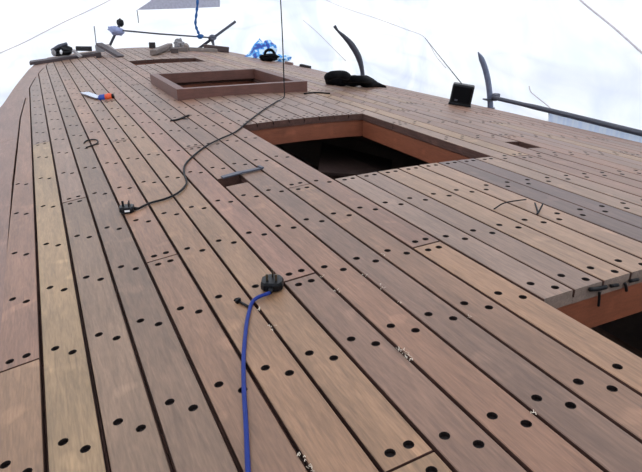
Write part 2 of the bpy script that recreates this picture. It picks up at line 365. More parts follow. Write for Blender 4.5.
GAP = 0.0080
W_PL = PITCH_W - GAP
margin_steps = []      # (u_end, seam) for the nibbed inner edge of the left margin board
def plank_end(i):
    """where plank i dies into the nibbed margin (measured on the left; the right mirrors it)"""
    t0 = seam(i) if i < 15 else 2 * C_X - seam(i + 1)
    target = t0 + 0.62 * PITCH_W
    u = 2.0
    while u < U1 and m_left(u) < target: u += 0.02
    return min(u, U1 - 0.004)
def wood_rgb(c):
    r, g, b = srgb(*c); return (r * 0.66, g * 0.60, b * 0.51)
def add_plank(i):
    left = seam(i); cx = left + PITCH_W / 2; mirror = i >= 15
    uend = plank_end(i)
    t0 = left if not mirror else 2 * C_X - (left + PITCH_W)      # outer edge measured from the left side
    cuts = [(U0 + 0.004, False)]
    intervals = [(U0 + 0.004, uend)]
    for a, b, v0, v1 in OPEN:
        if a <= i < b:
            nw = []
            for x, y in intervals:
                if v1 <= x or v0 >= y: nw.append((x, y))
                else:
                    if v0 > x + 0.02: nw.append((x, v0))
                    if v1 < y - 0.02: nw.append((v1, y))
            intervals = nw
    slope = math.atan(-2 * CAMBER * (cx - T_MID)); seg_no = 0
    pal = COLS.get(i)
    for (x, y) in intervals:
        bts = sorted(row_u(k, cx) for k in BUTTS.get(i, []))
        edges = [x] + [b for b in bts if x + 0.25 < b < y - 0.25] + [y]
        for j in range(len(edges) - 1):
            a, b = edges[j], edges[j + 1]; b0, b1 = j > 0, j < len(edges) - 2
            a2 = a + (0.003 if b0 else 0); b2 = b - (0.003 if b1 else 0)
            clip = []; holes_max = 1e9
            # margin clip planes (local coordinates)
            if m_left(b) > t0 + 0.003:
                us_ = [3.0, 4.73, 6.1, 7.28, 8.1, 9.3]
                for p, q in zip(us_, us_[1:]):
                    if q < a or p > b: continue
                    xa, xb = m_left(p) + GAP, m_left(q) + GAP
                    if mirror: xa, xb = 2 * C_X - xa, 2 * C_X - xb
                    d = Vector((xb - xa, q - p, 0)).normalized(); nn = Vector((-d.y, d.x, 0)) if not mirror else Vector((d.y, -d.x, 0))
                    clip.append(((xa - cx, p, 0), nn))
                uu = a
                while uu < b and m_left(uu) < t0 + 0.2 * PITCH_W - 0.008: uu += 0.05
                holes_max = uu - 0.05
            e0, e1 = abs(a - 3.18) < 1e-6, abs(b - 1.985) < 1e-6
            rows = []
            for k in range(-8, 25):
                r = row_u(k, cx)
                if r < a2 + (0.09 if b0 or e0 else 0.0375) or r > b2 - (0.09 if b1 or e1 else 0.0375):
                    # a board that ends on the near opening keeps its last row at the very end
                    continue
                if r > holes_max: continue
                rows.append(r)
            me = plank_mesh('plank', a2, b2, W_PL, rows, b0 or e0, (b1 or e1) and b < holes_max, mirror, clip)
            o = link('plank', me, [M_PLANK, M_PLUG, M_EDGE, M_END], floor)
            o.location = (cx, 0, zt(cx)); o.rotation_euler = (0, -slope, 0)
            o.location.z += rng.uniform(-0.0008, 0.0008)
            if 11 <= i < 19 and (b < 0 or a > 2.5): c = rng.choice([(160, 132, 118), (166, 136, 122), (154, 128, 118)])
            elif pal: c = pal[min(seg_no, len(pal) - 1)]
            else: c = rng.choice([T_PINK, (158, 124, 110), (160, 128, 114), (152, 122, 112), T_TAN])
            jit = rng.uniform(-4, 4) if seg_no >= 1 or not pal else 0
            o.color = (*wood_rgb([q + jit for q in c]), 1)
            seg_no += 1
for i in range(-1, 32): add_plank(i)

# margin boards: outer edge is the hull line, inner edge is nibbed into the plank ends
def margin_inner():
    pts = [(-2.0, seam(-1) + 0.0)]
    out = []
    i = -1; u = U0
    pts = []
    uu = [U0 + 0.1 * k for k in range(int((U1 - U0) / 0.1) + 1)]
    ends = {k: plank_end(k) for k in range(-1, 6)}
    for u in uu:
        while i < 5 and u > ends[i]:
            x_old = max(m_left(ends[i]), seam(i)); pts.append((x_old, ends[i] + 0.004))
            i += 1; pts.append((max(seam(i), m_left(ends[i - 1])), ends[i - 1] + 0.004))
        pts.append((max(m_left(u), seam(i) - 0.5 * GAP) if u > 2.9 else m_left(u), u))
    return pts
MI = margin_inner()
def margin_boards(side):
    cuts = [-2.0, 1.1, 4.0, 9.3]
    for a, b in zip(cuts, cuts[1:]):
        inner = [(x, u) for x, u in MI if a - 1e-6 <= u <= b + 1e-6]
        outer = [(C_X - hw(a + (b - a) * k / 10), a + (b - a) * k / 10) for k in range(11)]
        # stitched as a strip of quads between inner and outer at equal fraction along u
        vs, fs = [], []
        for (x, u) in inner:
            xo = C_X - hw(u); uc = min(max(u, a + 0.002), b - 0.002)
            for q in (x - GAP * 0.2, xo):
                X = q if side < 0 else 2 * C_X - q
                vs += [(X, uc, zt(X) + 0.0005), (X, uc, zt(X) - TH)]
        m_ = len(inner)
        for k in range(m_ - 1):
            p, q = k * 4, (k + 1) * 4
            fs += [(p, q, q + 2, p + 2), (p + 1, p + 3, q + 3, q + 1), (p, p + 1, q + 1, q), (p + 2, q + 2, q + 3, p + 3)]
        fs += [(0, 2, 3, 1), ((m_ - 1) * 4, (m_ - 1) * 4 + 1, (m_ - 1) * 4 + 3, (m_ - 1) * 4 + 2)]
        mb = MB().add(vs, fs)
        mb.build('margin_plank', M_PLANK, floor, color=wood_rgb(rng.choice([(158, 124, 112), (164, 128, 114)])))
margin_boards(-1); margin_boards(1)
# transom covering board
vs, fs = [], []
for k in range(25):
    x = C_X - 1.28 + 2.56 * k / 24; bulge = 0.16 * (1 - ((x - C_X) / 1.28) ** 2)
    vs += [(x, 9.303, zt(x) + 0.001), (x, 9.303, zt(x) - 0.30), (x, 9.36 + bulge, zt(x) + 0.001), (x, 9.36 + bulge, zt(x) - 0.30)]
for k in range(24):
    p, q = k * 4, k * 4 + 4
    fs += [(p, p + 2, q + 2, q), (p + 1, q + 1, q + 3, p + 3), (p, q, q + 1, p + 1), (p + 2, p + 3, q + 3, q + 2)]
fs += [(0, 1, 3, 2), (96, 98, 99, 97)]
MB().add(vs, fs).build('transom_plank', M_PLANK, floor, color=wood_rgb((156, 124, 112)))

# deck beams and carlins under the planks
def beam(u, t0, t1, wid=0.06, hgt=0.10):
    nseg = max(2, int((t1 - t0) / 0.25)); vs = []; fs = []
    for k in range(nseg + 1):
        x = t0 + (t1 - t0) * k / nseg; z = zt(x) - TH - 0.001
        vs += [(x, u - wid / 2, z), (x, u + wid / 2, z), (x, u + wid / 2, z - hgt), (x, u - wid / 2, z - hgt)]
    for k in range(nseg):
        p, q = 4 * k, 4 * k + 4
        for a, b in ((0, 1), (1, 2), (2, 3), (3, 0)): fs.append((p + a, q + a, q + b, p + b))
    fs += [(0, 1, 2, 3), (4 * nseg + 3, 4 * nseg + 2, 4 * nseg + 1, 4 * nseg)]
    MB().add(vs, fs).build('deck_beam', M_BEAM, floor)
BIG = [(seam(11), seam(19), -0.45, 0.875), (seam(11), seam(19), 1.985, 3.18), (seam(10), seam(19), 4.30, 5.30), (seam(11), seam(19), 6.93, 7.45)]
SMALL = [(seam(7), seam(8), 2.155, 2.272), (seam(22), seam(23), 2.08, 2.24)]
own = []
for x0, x1, v0, v1 in BIG: own += [v0 - 0.038, v1 + 0.038]
beam_us = [row_c(k) - 0.03 for k in range(-8, 24)]
beam_us = [b for b in beam_us if all(abs(b - o) > 0.15 for o in own)] + own
for b in sorted(beam_us):
    spans = [(C_X - hw(b) + 0.05, C_X + hw(b) - 0.05)]
    for x0, x1, v0, v1 in BIG:
        if v0 < b < v1: spans = [s for a, c in spans for s in ((a, x0 - 0.06), (x1 + 0.06, c))]
    for a, c in spans: beam(b, a, c)
def carlin(x0, x1, u0, u1, hgt=0.10):
    xm = (x0 + x1) / 2; z = zt(xm) - TH - 0.004
    MB().box((xm, (u0 + u1) / 2, z - hgt / 2), (x1 - x0, u1 - u0, hgt)).build('carlin', M_BEAM, floor)
for x0, x1, v0, v1 in BIG:
    carlin(x0 - 0.055, x0 - 0.004, v0 - 0.005, v1 + 0.005); carlin(x1 + 0.004, x1 + 0.055, v0 - 0.005, v1 + 0.005)

# dark sealant drips hanging from the plank ends over the near opening
for pts_, r_ in (([(599.5, 292), (599.2, 298), (598.4, 306)], 0.0035), ([(590, 289.5), (597, 289), (606, 287)], 0.006), ([(611, 286), (618, 285)], 0.005), ([(625, 283.5), (626, 287), (626.5, 291)], 0.004), ([(630, 281), (638, 279.5)], 0.005)):
    MB().tube(spline([on_y(x, y, 0.868) for x, y in pts_], 4), r_, 6).build('sealant_drip', M_BLACKRUB, floor, True)

# cabin seen down the openings
sole = MB().box((C_X, 3.4, -0.97), (2.3, 8.5, 0.03)).build('cabin_sole', M_DARKPLY); sole['kind'] = 'structure'
bk = empty('cabin_post', (1.28, 3.75, -0.955), 'dark timber post standing below deck seen through the middle hatch opening', 'post')
MB().box((1.28, 3.75, -0.50), (0.09, 0.09, 0.90), bev=0.006).build('shaft', M_DARKPLY, bk)
MB().box((1.28, 3.75, -0.935), (0.15, 0.15, 0.04), bev=0.006).build('foot_block', M_DARKPLY, bk)

lk = [on_y(322, 142, 3.95), on_y(392, 160, 3.75), on_y(390, 176, 2.95), on_y(318, 172, 3.05)]
le = empty('cabin_locker', (sum(p.x for p in lk) / 4, 3.4, -0.955), 'dark plywood locker with sloping top below the middle hatch opening', 'locker')
nl = Vector((0, 0, -0.018))
MB().add(lk + [p + nl for p in lk], [(0, 3, 2, 1), (4, 5, 6, 7)] + [(i, (i + 1) % 4, 4 + (i + 1) % 4, 4 + i) for i in range(4)]).build('lid', M_LOCKER, le)
cm = sum(lk, Vector()) / 4; lw = [cm + (p - cm) * 0.95 + nl * 1.05 for p in lk]; lb = [Vector((p.x, p.y, -0.954)) for p in lw]
MB().add(lw + lb, [(i, (i + 1) % 4, 4 + (i + 1) % 4, 4 + i) for i in range(4)] + [(4, 5, 6, 7), (3, 2, 1, 0)]).build('carcass', M_LOCKER, le)

# ------------------------------------------------------------------ raised hatch coaming
co = empty('hatch_coaming', (1.36, 4.75, 0.085), 'raised rectangular hardwood hatch frame standing proud of the deck', 'hatch frame')
CZ0, CZ1 = 0.05, 0.160
X0, X1, Y0, Y1 = 0.868, 1.845, 4.24, 5.31; TW = 0.062
sk = lambda x, y: y - 0.055 * (x - 1.36)
def coam_board(name, poly):
    zb = min(zt(x) for x, y in poly) - 0.002
    MB().prism([(x, sk(x, y)) for x, y in poly], zb, CZ1).build(name, M_COAM, co)
coam_board('near_board', [(X0, Y0), (X1 + 0.02, Y0), (X1 + 0.02, Y0 + TW), (X0, Y0 + TW)])
coam_board('far_board', [(X0, Y1 - TW), (X1, Y1 - TW), (X1, Y1), (X0, Y1)])
coam_board('side_board', [(X0, Y0 + TW + 0.001), (X0 + TW, Y0 + TW + 0.001), (X0 + TW, Y1 - TW - 0.001), (X0, Y1 - TW - 0.001)])
coam_board('side_board', [(X1 - TW, Y0 + TW + 0.001), (X1, Y0 + TW + 0.001), (X1, Y1 - TW - 0.001), (X1 - TW, Y1 - TW - 0.001)])

# ------------------------------------------------------------------ things on the deck
def deck_path(pix, dz, n=6):
    return spline([on_deck(x, y, dz) for x, y in pix], n)

def uk_plug(name, c, ang, label, rad_body=0.027, sticker=False, pin=0.019):
    c = Vector(c); e = empty(name, c, label, 'plug')
    R = rot_z(ang); Mx = Matrix.Translation(c) @ R.to_4x4()
    out = [(-0.026, -0.016), (-0.018, -0.026), (0.018, -0.026), (0.026, -0.016), (0.027, 0.010), (0.018, 0.024), (0.008, 0.029), (-0.008, 0.029), (-0.018, 0.024), (-0.027, 0.010)]
    k = rad_body / 0.027
    bm = MB(); lay = [(0.86, 0.0), (1.0, 0.004), (1.0, 0.017), (0.93, 0.023), (0.5, 0.0235)]; vs = []; fs = []; n_ = len(out)
    for s_, z in lay: vs += [Mx @ Vector((x * k * s_, y * k * s_, z * k)) for x, y in out]
    for l in range(len(lay) - 1):
        for q in range(n_): fs.append((l * n_ + q, l * n_ + (q + 1) % n_, (l + 1) * n_ + (q + 1) % n_, (l + 1) * n_ + q))
    fs += [tuple(range(n_ - 1, -1, -1)), tuple(range((len(lay) - 1) * n_, len(lay) * n_))]
    bm.add(vs, fs).build('body', M_BLACK, e)
    top = 0.0235 * k
    for (x, y, w_, d_, h_) in ((0, 0.013, 0.004, 0.008, pin * 1.15), (-0.011, -0.009, 0.0063, 0.004, pin), (0.011, -0.009, 0.0063, 0.004, pin)):
        MB().box(Mx @ Vector((x * k, y * k, top + h_ / 2 - 0.001)), (w_, d_, h_), R, bev=0.0006).build('pin', M_BRASS if sticker is False else M_BLACK, e)
    MB().tube([Mx @ Vector((0, -0.024 * k, 0.010)), Mx @ Vector((0, -0.042 * k, 0.009))], [0.0075, 0.005], 8).build('cord_grip', M_BLACKRUB, e, True)
    if sticker:
        MB().box(Mx @ Vector((-0.0268 * k, -0.003, 0.011 * k)), (0.0012, 0.018, 0.007), R).build('sticker', M_WHITE, e)
    return e, Mx @ Vector((0, -0.042 * k, 0.009))

# near plug with blue cable
pc = on_deck(272.5, 288); pc = deck(pc.x, pc.y, 0.0015)
e, exit_ = uk_plug('power_plug', pc, math.radians(-28), 'black three-pin plug lying pins up at the end of the blue cable', 0.029)
bl = [exit_] + [on_deck(x, y, 0.006) for x, y in [(254, 300), (248, 316), (245.0, 338), (243.5, 362), (244, 390), (246, 425), (248, 470)]] + [deck(0.15, 0.55, 0.006), deck(0.05, 0.25, 0.006), deck(-0.02, -0.2, 0.006)]
tag(MB().tube(spline(bl, 6), 0.0047, 10).build('power_cable', M_BLUECABLE, None, True), 'blue power cable running from the near plug to the bottom edge', 'cable')

# far plug with black cable that hangs from the tent roof
pc2 = on_deck(127.5, 212); pc2 = deck(pc2.x, pc2.y, 0.0015)
e2, exit2 = uk_plug('power_plug', pc2, math.radians(76), 'small black plug with a white sticker at the end of the black cable', 0.026, sticker=True, pin=0.018)
# sticker faces the camera: the plug's side
bk_pts = [exit2] + [on_deck(x, y, 0.006) for x, y in [(150, 203), (166, 198.5), (179, 192), (186.5, 183), (184, 173), (185, 165), (192, 157), (206, 146), (222, 138), (236, 131.5), (250, 120), (264, 109.5), (276, 102)]]
hb_ = on_deck(284, 97, 0.006)
top_pts = [hb_, hb_ + Vector((0.012, 0.02, 0.10))] + [hb_ + Vector((0.012 * math.sin(k * 1.3), 0.02, 0.10 + 0.28 * k)) for k in range(1, 9)]
tag(MB().tube(spline(bk_pts + top_pts, 6), 0.0042, 8).build('power_cable', M_BLACKRUB, None, True), 'thin black cable hanging from above and winding across the deck', 'cable')

# nail or bolt beside the blue cable
bp0, bp1 = on_deck(238, 301, 0.005), on_deck(251, 308, 0.005)
be = empty('bolt', deck(bp0.x, bp0.y), 'short dark bolt lying beside the blue cable', 'bolt')
MB().tube([bp0, bp1], 0.0035, 8).build('shank', M_BLACK, be, True)
dv = (bp1 - bp0).normalized()
MB().tube([bp0 - dv * 0.004, bp0 + dv * 0.004], 0.0075, 6).build('head', M_BLACK, be)

# steel strap lying over the small plank gap
sa_, sb_ = on_deck(222, 177.5, 0.006), on_deck(262, 168, 0.006)
st = empty('steel_strap', deck(sb_.x, sb_.y), 'grey metal strap lying across the small square gap in the planks', 'strap')
d = (sb_ - sa_); d.normalize(); sd = Vector((d.y, -d.x, 0))
def strap_piece(name, a, b, w0, w1, th, mat):
    vs = []
    for p, w_ in ((a, w0), (b, w1)):
        for s_ in (-1, 1):
            for zz in (-th / 2, th / 2): vs.append(p + sd * s_ * w_ + Vector((0, 0, zz)))
    MB().add(vs, [(0, 1, 3, 2), (4, 6, 7, 5), (0, 4, 5, 1), (2, 3, 7, 6), (1, 5, 7, 3), (0, 2, 6, 4)]).build(name, mat, st)
midp = sa_ + (sb_ - sa_) * 0.45 + Vector((0, 0, 0.003))
strap_piece('blade', sa_, midp, 0.014, 0.016, 0.006, M_STEEL)
strap_piece('shank', midp, sb_, 0.011, 0.011, 0.006, M_STEEL)
strap_piece('end_lip', sb_ - d * 0.012 + Vector((0, 0, 0.006)), sb_ + Vector((0, 0, 0.006)), 0.020, 0.020, 0.006, M_STEEL)

# scraper with blue and orange handle
t0_, t1_, t2_ = on_deck(84.5, 92.5, 0.012), on_deck(100, 98, 0.012), on_deck(113.5, 96, 0.016)
tr = empty('scraper', deck(t1_.x, t1_.y), 'scraper with pale steel blade and blue and orange handle', 'scraper')
d1 = (t1_ - t0_).normalized(); s1 = Vector((d1.y, -d1.x, 0)).normalized()
vs = []
for p, w_ in ((t0_, 0.034), (t1_, 0.030)):
    for s_ in (-1, 1):
        for zz in (-0.003, 0.003): vs.append(p + s1 * s_ * w_ + Vector((0, 0, zz)))
MB().add(vs, [(0, 1, 3, 2), (4, 6, 7, 5), (0, 4, 5, 1), (2, 3, 7, 6), (1, 5, 7, 3), (0, 2, 6, 4)]).build('blade', M_BLADE, tr)
dh = t2_ - t1_
MB().tube([t1_ - dh * 0.10, t1_ + dh * 0.05, t1_ + dh * 0.40], [0.016, 0.026, 0.024], 10).build('ferrule', M_BLUEGRIP, tr, True)
MB().tube([t1_ + dh * 0.38, t1_ + dh * 0.65, t1_ + dh * 0.9], [0.022, 0.027, 0.022], 10).build('handle', M_ORANGE, tr, True)
MB().tube([t1_ + dh * 0.88, t1_ + dh * 1.03], [0.021, 0.017], 10).build('end_cap', M_BLACK, tr, True)

# wire loop, twig, strands, stick
lp = [on_deck(x, y, 0.004) for x, y in [(86, 147.5), (92, 145.5), (97.5, 143), (97, 140), (92, 139.5), (86, 141), (84, 143)]]
tag(MB().tube(spline(lp, 6), 0.0035, 6).build('wire_loop', M_BLACKRUB, None, True), 'small loop of dark wire lying between scraper and plug', 'wire')
tg = [on_deck(x, y, 0.004) for x, y in [(170, 121), (178, 119.5), (184, 117), (190, 115)]]
te = empty('wood_splinter', on_deck(180, 118), 'small dark splinter on the planks in front of the raised hatch frame', 'splinter')
MB().tube(spline(tg, 4), [0.003] + [0.006] * 11 + [0.002], 6).build('shard', M_BLACKRUB, te, True)
MB().tube([on_deck(181, 118, 0.005), on_deck(188, 119, 0.005)], [0.005, 0.002], 6).build('barb', M_BLACKRUB, te, True)
s_a = [on_deck(x, y, dz) for x, y, dz in [(494, 209, 0.003), (503, 203.5, 0.012), (514, 201, 0.016), (526, 199.5, 0.010)]]
tag(MB().tube(spline(s_a, 5), 0.0024, 6).build('wire_offcut', M_BLACKRUB, None, True), 'thin black wire offcut arching over a seam of the deck bridge', 'wire')
s_b = [on_deck(535, 203, 0.002), on_deck(537.5, 211, 0.003), on_deck(537, 214, 0.003), on_deck(539.5, 210.5, 0.006), on_deck(543, 203.5, 0.016)]
tag(MB().tube(spline(s_b, 5), 0.0026, 6).build('wire_offcut', M_BLACKRUB, None, True), 'thin black wire bent into a V on the deck bridge', 'wire')
sk_ = [on_deck(304, 93.5, 0.006), on_deck(316, 92.5, 0.006), on_deck(330, 93.5, 0.006)]
tag(MB().tube(spline(sk_, 4), 0.006, 6).build('thin_stick', M_BLACKRUB, None, True), 'thin dark stick lying at the right corner of the hatch frame', 'stick')

# wood shavings caught in the seams: nobody could count them
sh = MB(); r2 = random.Random(3)
def shave_at(px, py, cnt, spread=0.012):
    for _ in range(cnt):
        p = on_deck(px, py, 0.003); i = round((p.x - SEAM0) / PITCH_W); x = seam(i) + r2.uniform(-0.006, 0.006); y = p.y + r2.uniform(-spread, spread)
        a = r2.uniform(0, 6.28); L = r2.uniform(0.003, 0.007); q = deck(x, y, r2.uniform(0.0, 0.004))
        pts = [q + Vector((math.cos(a + t * 1.5) * L * t, math.sin(a + t * 1.5) * L * t, 0.003 * math.sin(3 * t))) for t in (0, 0.5, 1)]
        sh.tube(pts, 0.0008, 4, flat=0.4)
for px, py, c in [(400, 350, 7), (404, 353, 6), (409, 358, 8), (303, 467, 8), (301, 458, 5), (363, 276, 3), (378, 288, 4), (337, 292, 3), (320, 278, 3), (395, 302, 2), (532, 412, 4), (468, 316, 3), (260, 310, 3), (274, 327, 4), (380, 255, 3)]:
    shave_at(px, py, c)
tag(sh.build('wood_shavings', M_SHAV), 'pale curled wood shavings caught in the plank seams', 'shavings', kind='stuff')

# ------------------------------------------------------------------ right hand edge: radio, stanchions, rail, bundle
rb = on_deck(459.5, 105.5); rb = deck(rb.x, rb.y)
ra = math.atan2(-rb.x, rb.y) * 0 + math.radians(-40)
rd = empty('portable_radio', rb, 'black box shaped portable radio with aerial near the deck edge', 'radio')
R = rot_z(ra) @ Matrix.Rotation(math.radians(8), 3, 'Y')
upv = R @ Vector((0, 0, 1))
MB().box(rb + upv * 0.083, (0.165, 0.10, 0.162), R, bev=0.014).build('case', M_BLACK, rd)
MB().box(rb + upv * 0.092 + R @ Vector((0, -0.051, 0)), (0.135, 0.006, 0.115), R, bev=0.002).build('speaker_grille', M_BLACKCLOTH, rd)
MB().box(rb + upv * 0.045 + R @ Vector((-0.035, -0.0545, 0)), (0.022, 0.003, 0.012), R).build('badge', M_STEEL, rd)
MB().box(rb + upv * 0.012 + R @ Vector((0, -0.002, 0)), (0.172, 0.107, 0.02), R, bev=0.006).build('foot', M_BLACK, rd)
at = rb + upv * 0.165 + R @ Vector((-0.02, 0, 0)); tipd = on_y(425, 38, rb.y + 0.02)
MB().tube([at, at + (tipd - at) * 0.5, tipd], [0.004, 0.003, 0.0022], 6).build('aerial', M_STEEL, rd, True)

def stanchion(base_u, pix, rads, label, mat):
    pts = [on_y(x, y, base_u) for x, y in pix]
    b = pts[0]
    e = empty('stanchion', b, label, 'stanchion', None)
    sp_ = spline(pts, 6); n_ = len(sp_)
    rr = []
    for k in range(n_):
        f_ = k / (n_ - 1) * (len(rads) - 1); i_ = min(int(f_), len(rads) - 2); rr.append(rads[i_] + (rads[i_ + 1] - rads[i_]) * (f_ - i_))
    MB().tube(sp_, rr, 10, flat=1.0).build('post', mat, e, True)
    MB().tube([b + Vector((0, 0, -0.01)), b + Vector((0, 0, 0.012))], 0.036, 12).build('base_flange', M_POLE, e)
    return e
UA = 3.93
e = stanchion(UA, [(490.5, 109), (490, 98), (488.5, 84), (485.5, 70), (481.5, 59), (478, 52)], [0.024, 0.024, 0.024, 0.024, 0.022, 0.004], 'curved grey stanchion clamped to the long rail at the deck edge', M_POST)
c0 = on_y(495, 97, UA - 0.02)
MB().box(c0, (0.075, 0.06, 0.06), rot_z(0.3), bev=0.012).build('clamp', M_STEEL, e)
c1 = on_y(491, 100.5, UA - 0.02); c2 = on_y(483, 99, UA - 0.03)
MB().tube([c1, c2], [0.013, 0.006], 8).build('clamp_bolt', M_POLE, e, True)
r0 = on_y(493, 97.5, UA - 0.05); r1 = on_x(642, 133.5, 3.40); r1b = r0 + (r1 - r0) * 1.6
mid = r0 + (r1 - r0) * 0.5 + Vector((0, 0, 0.004))
tag(MB().tube(spline([r0, mid, r1, r1b], 6), [0.017] * 4 + [0.020] * 15, 12).build('guard_rail', M_POLE, None, True), 'long dark rail running along the right edge of the deck', 'rail')
m, n_, l_, b_ = new_mat('pale_blue_plastic'); n_.remove(b_)
tc = n_.new('ShaderNodeTexCoord'); mpv = n_.new('ShaderNodeMapping'); mpv.inputs['Scale'].default_value = (2, 14, 1.5); l_.new(tc.outputs['Object'], mpv.inputs['Vector'])
nz = n_.new('ShaderNodeTexNoise'); nz.inputs['Scale'].default_value = 2; l_.new(mpv.outputs['Vector'], nz.inputs['Vector'])
rp = n_.new('ShaderNodeValToRGB'); l_.new(nz.outputs['Fac'], rp.inputs['Fac']); rp.color_ramp.elements[0].position = 0.35; rp.color_ramp.elements[1].position = 0.65
rp.color_ramp.elements[0].color = (0.80, 0.86, 0.96, 1); rp.color_ramp.elements[1].color = (0.92, 0.95, 0.99, 1)
dd = n_.new('ShaderNodeBsdfDiffuse'); tt = n_.new('ShaderNodeBsdfTranslucent'); mm = n_.new('ShaderNodeMixShader'); mm.inputs['Fac'].default_value = 0.6
for q in (dd, tt): l_.new(rp.outputs['Color'], q.inputs['Color'])
l_.new(dd.outputs[0], mm.inputs[1]); l_.new(tt.outputs[0], mm.inputs[2]); l_.new(mm.outputs[0], n_['Material Output'].inputs['Surface'])
M_SKIRT = m
ra_, rb_ = r0 + (r1 - r0) * 0.42, r0 + (r1 - r0) * 1.58
e = empty('plastic_skirt', ra_ + Vector((0.05, 0, -0.45)), 'pale blue plastic sheet hanging below the long rail', 'sheet')
vs, fs = [], []; NK = 60
for k in range(NK + 1):
    c = ra_ + (rb_ - ra_) * (k / NK)
    for j in range(7):
        v_ = j / 6; rip = 0.012 * math.sin(k * 1.1 + 0.6 * math.sin(k * 0.37)) * v_
        for th_ in (0, 0.002): vs.append((c.x + 0.042 + rip + th_, c.y, c.z - 0.012 - 0.42 * v_))
st_ = 14
for k in range(NK):
    for j in range(6):
        p, q = k * st_ + j * 2, (k + 1) * st_ + j * 2
        fs += [(p, q, q + 2, p + 2), (p + 1, p + 3, q + 3, q + 1)]
MB().add(vs, fs).build('sheet', M_SKIRT, e, True)
tp = r0 + (r1 - r0) * 0.405
MB().tube([on_y(549, 111, ra_.y + 0.05), on_y(549, 121, ra_.y + 0.05)], 0.004, 6).build('tie', M_BLACKRUB, e)
UB = 5.75
e = stanchion(UB, [(363, 82), (362, 70), (358.5, 57), (352, 45.5), (345, 37.5), (338, 31), (334.5, 26)], [0.022, 0.024, 0.034, 0.034, 0.024, 0.012, 0.018], 'dark curved stanchion rising behind the black bundle', M_POLE)

# black bundle at its foot
bc = on_deck(352, 85); bc = deck(bc.x + 0.05, bc.y + 0.12)
bn = empty('cloth_bundle', bc, 'black crumpled cloth bundle lying at the foot of the curved stanchion', 'bundle')
def dk(px, py, dz=0.0): return on_deck(px, py, dz)
path = [dk(328, 80, 0.035), dk(336, 80.5, 0.042), dk(347, 81, 0.045), dk(358, 81, 0.05), dk(368, 82, 0.045), dk(376, 84.5, 0.022), dk(386, 87, 0.007)]
bm_ = MB(); sp_ = spline(path, 6); rr = [0.046 + 0.006 * math.sin(k * 0.9) for k in range(len(sp_))]
rr[0] = 0.03
for k in range(len(sp_)):
    f_ = k / (len(sp_) - 1)
    if f_ > 0.6: rr[k] = 0.05 * (1 - (f_ - 0.6) / 0.4) + 0.008
bm_.tube(sp_, rr, 12).build('lower_roll', M_BLACKCLOTH, bn, True)
path2 = [dk(327, 78, 0.085), dk(331, 75.5, 0.115), dk(338, 74.5, 0.12), dk(344, 75, 0.115), dk(348, 77, 0.09)]
MB().tube(spline(path2, 4), [0.022] + [0.034] * 14 + [0.034, 0.02], 10).build('upper_fold', M_BLACKCLOTH, bn, True)
path3 = [dk(343, 79, 0.06), dk(353, 79, 0.08), dk(364, 79.5, 0.08), dk(374, 83, 0.03)]
MB().tube(spline(path3, 5), 0.030, 8).build('strap_fold', M_BLACKCLOTH, bn, True)

# ------------------------------------------------------------------ far end: pushpit rail, timber offcuts, bags
UF = 9.38
e = empty('stern_rail', on_y(107.5, 50, UF), 'thin horizontal rail on two dark posts at the stern', 'rail')
p0, p1 = on_y(107.5, 50.5, UF), on_y(119.5, 25, UF)
MB().tube([p0, p1], 0.019, 10).build('post', M_POLE, e, True)
MB().blob(on_y(120.5, 22.5, UF), (0.05, 0.05, 0.055), 1, 0.35, 2).build('knob', M_BLACK, e)
rg = on_y(116, 30.5, UF - 0.02)
MB().blob(rg, (0.11, 0.05, 0.055), 2, 0.5, 3, rot=Matrix.Rotation(0.35, 3, 'Y'), freq=2.5).build('rag_binding', M_RAG, e, True)
q0, q1 = on_y(197.5, 49.5, UF), on_y(235.5, 21.5, UF)
MB().tube([q0, q0 + (q1 - q0) * 0.5, q1], 0.021, 10).build('post', M_POLE, e, True)
MB().blob(on_y(212, 38, UF - 0.02), (0.065, 0.05, 0.05), 4, 0.4, 2).build('clamp', M_STEEL, e)
MB().tube([on_y(212, 39, UF - 0.02), on_y(213.5, 45, UF - 0.02), on_y(213, 49, UF - 0.02)], [0.03, 0.02, 0.025], 8).build('clamp_leg', M_STEEL, e, True)
MB().tube([on_y(117, 30, UF - 0.03), on_y(160, 34, UF - 0.03), on_y(209, 37.5, UF - 0.03)], 0.012, 8).build('cross_bar', M_POLE, e, True)
rp_ = [on_y(199, -60, UF - 0.12), on_y(197, -20, UF - 0.12), on_y(197.5, 2, UF - 0.12), on_y(196.5, 13, UF - 0.12), on_y(195.5, 24, UF - 0.12), on_y(198, 32, UF - 0.12), on_y(201, 38, UF - 0.12)]
e = empty('hanging_rope', on_y(201, 38, UF - 0.12), 'blue rope hanging down onto the stern rail', 'rope')
sp_ = spline(rp_, 6)
MB().tube(sp_, [0.018 + 0.005 * math.sin(k * 1.7) for k in range(len(sp_))], 8).build('strand', M_ROPE, e, True)
MB().blob(on_y(200, 36.5, UF - 0.12), (0.055, 0.045, 0.035), 6, 0.5, 2).build('knot', M_ROPE, e)
# grey flap of sheet hanging from the roof at the far end
fl = [on_y(137, 10, 9.7), on_y(151, 0.5, 9.7), on_y(154, -45, 9.7), on_y(219, -45, 9.7), on_y(220, 7, 9.7), on_y(180, 8.6, 9.7)]
nrm = Vector((0, 0.012, 0))
e = empty('sheet_flap', fl[0], 'grey sheet flap hanging from the roof above the stern', 'sheet')
MB().add(fl + [p + nrm for p in fl], [(5, 4, 3, 2, 1, 0), (6, 7, 8, 9, 10, 11)] + [(i, (i + 1) % 6, 6 + (i + 1) % 6, 6 + i) for i in range(6)]).build('panel', M_FLAP, e)
MB().tube([fl[0], on_y(138, 17, 9.7), on_y(138.5, 23, 9.7)], 0.006, 6).build('drawstring', M_BLACKRUB, e)

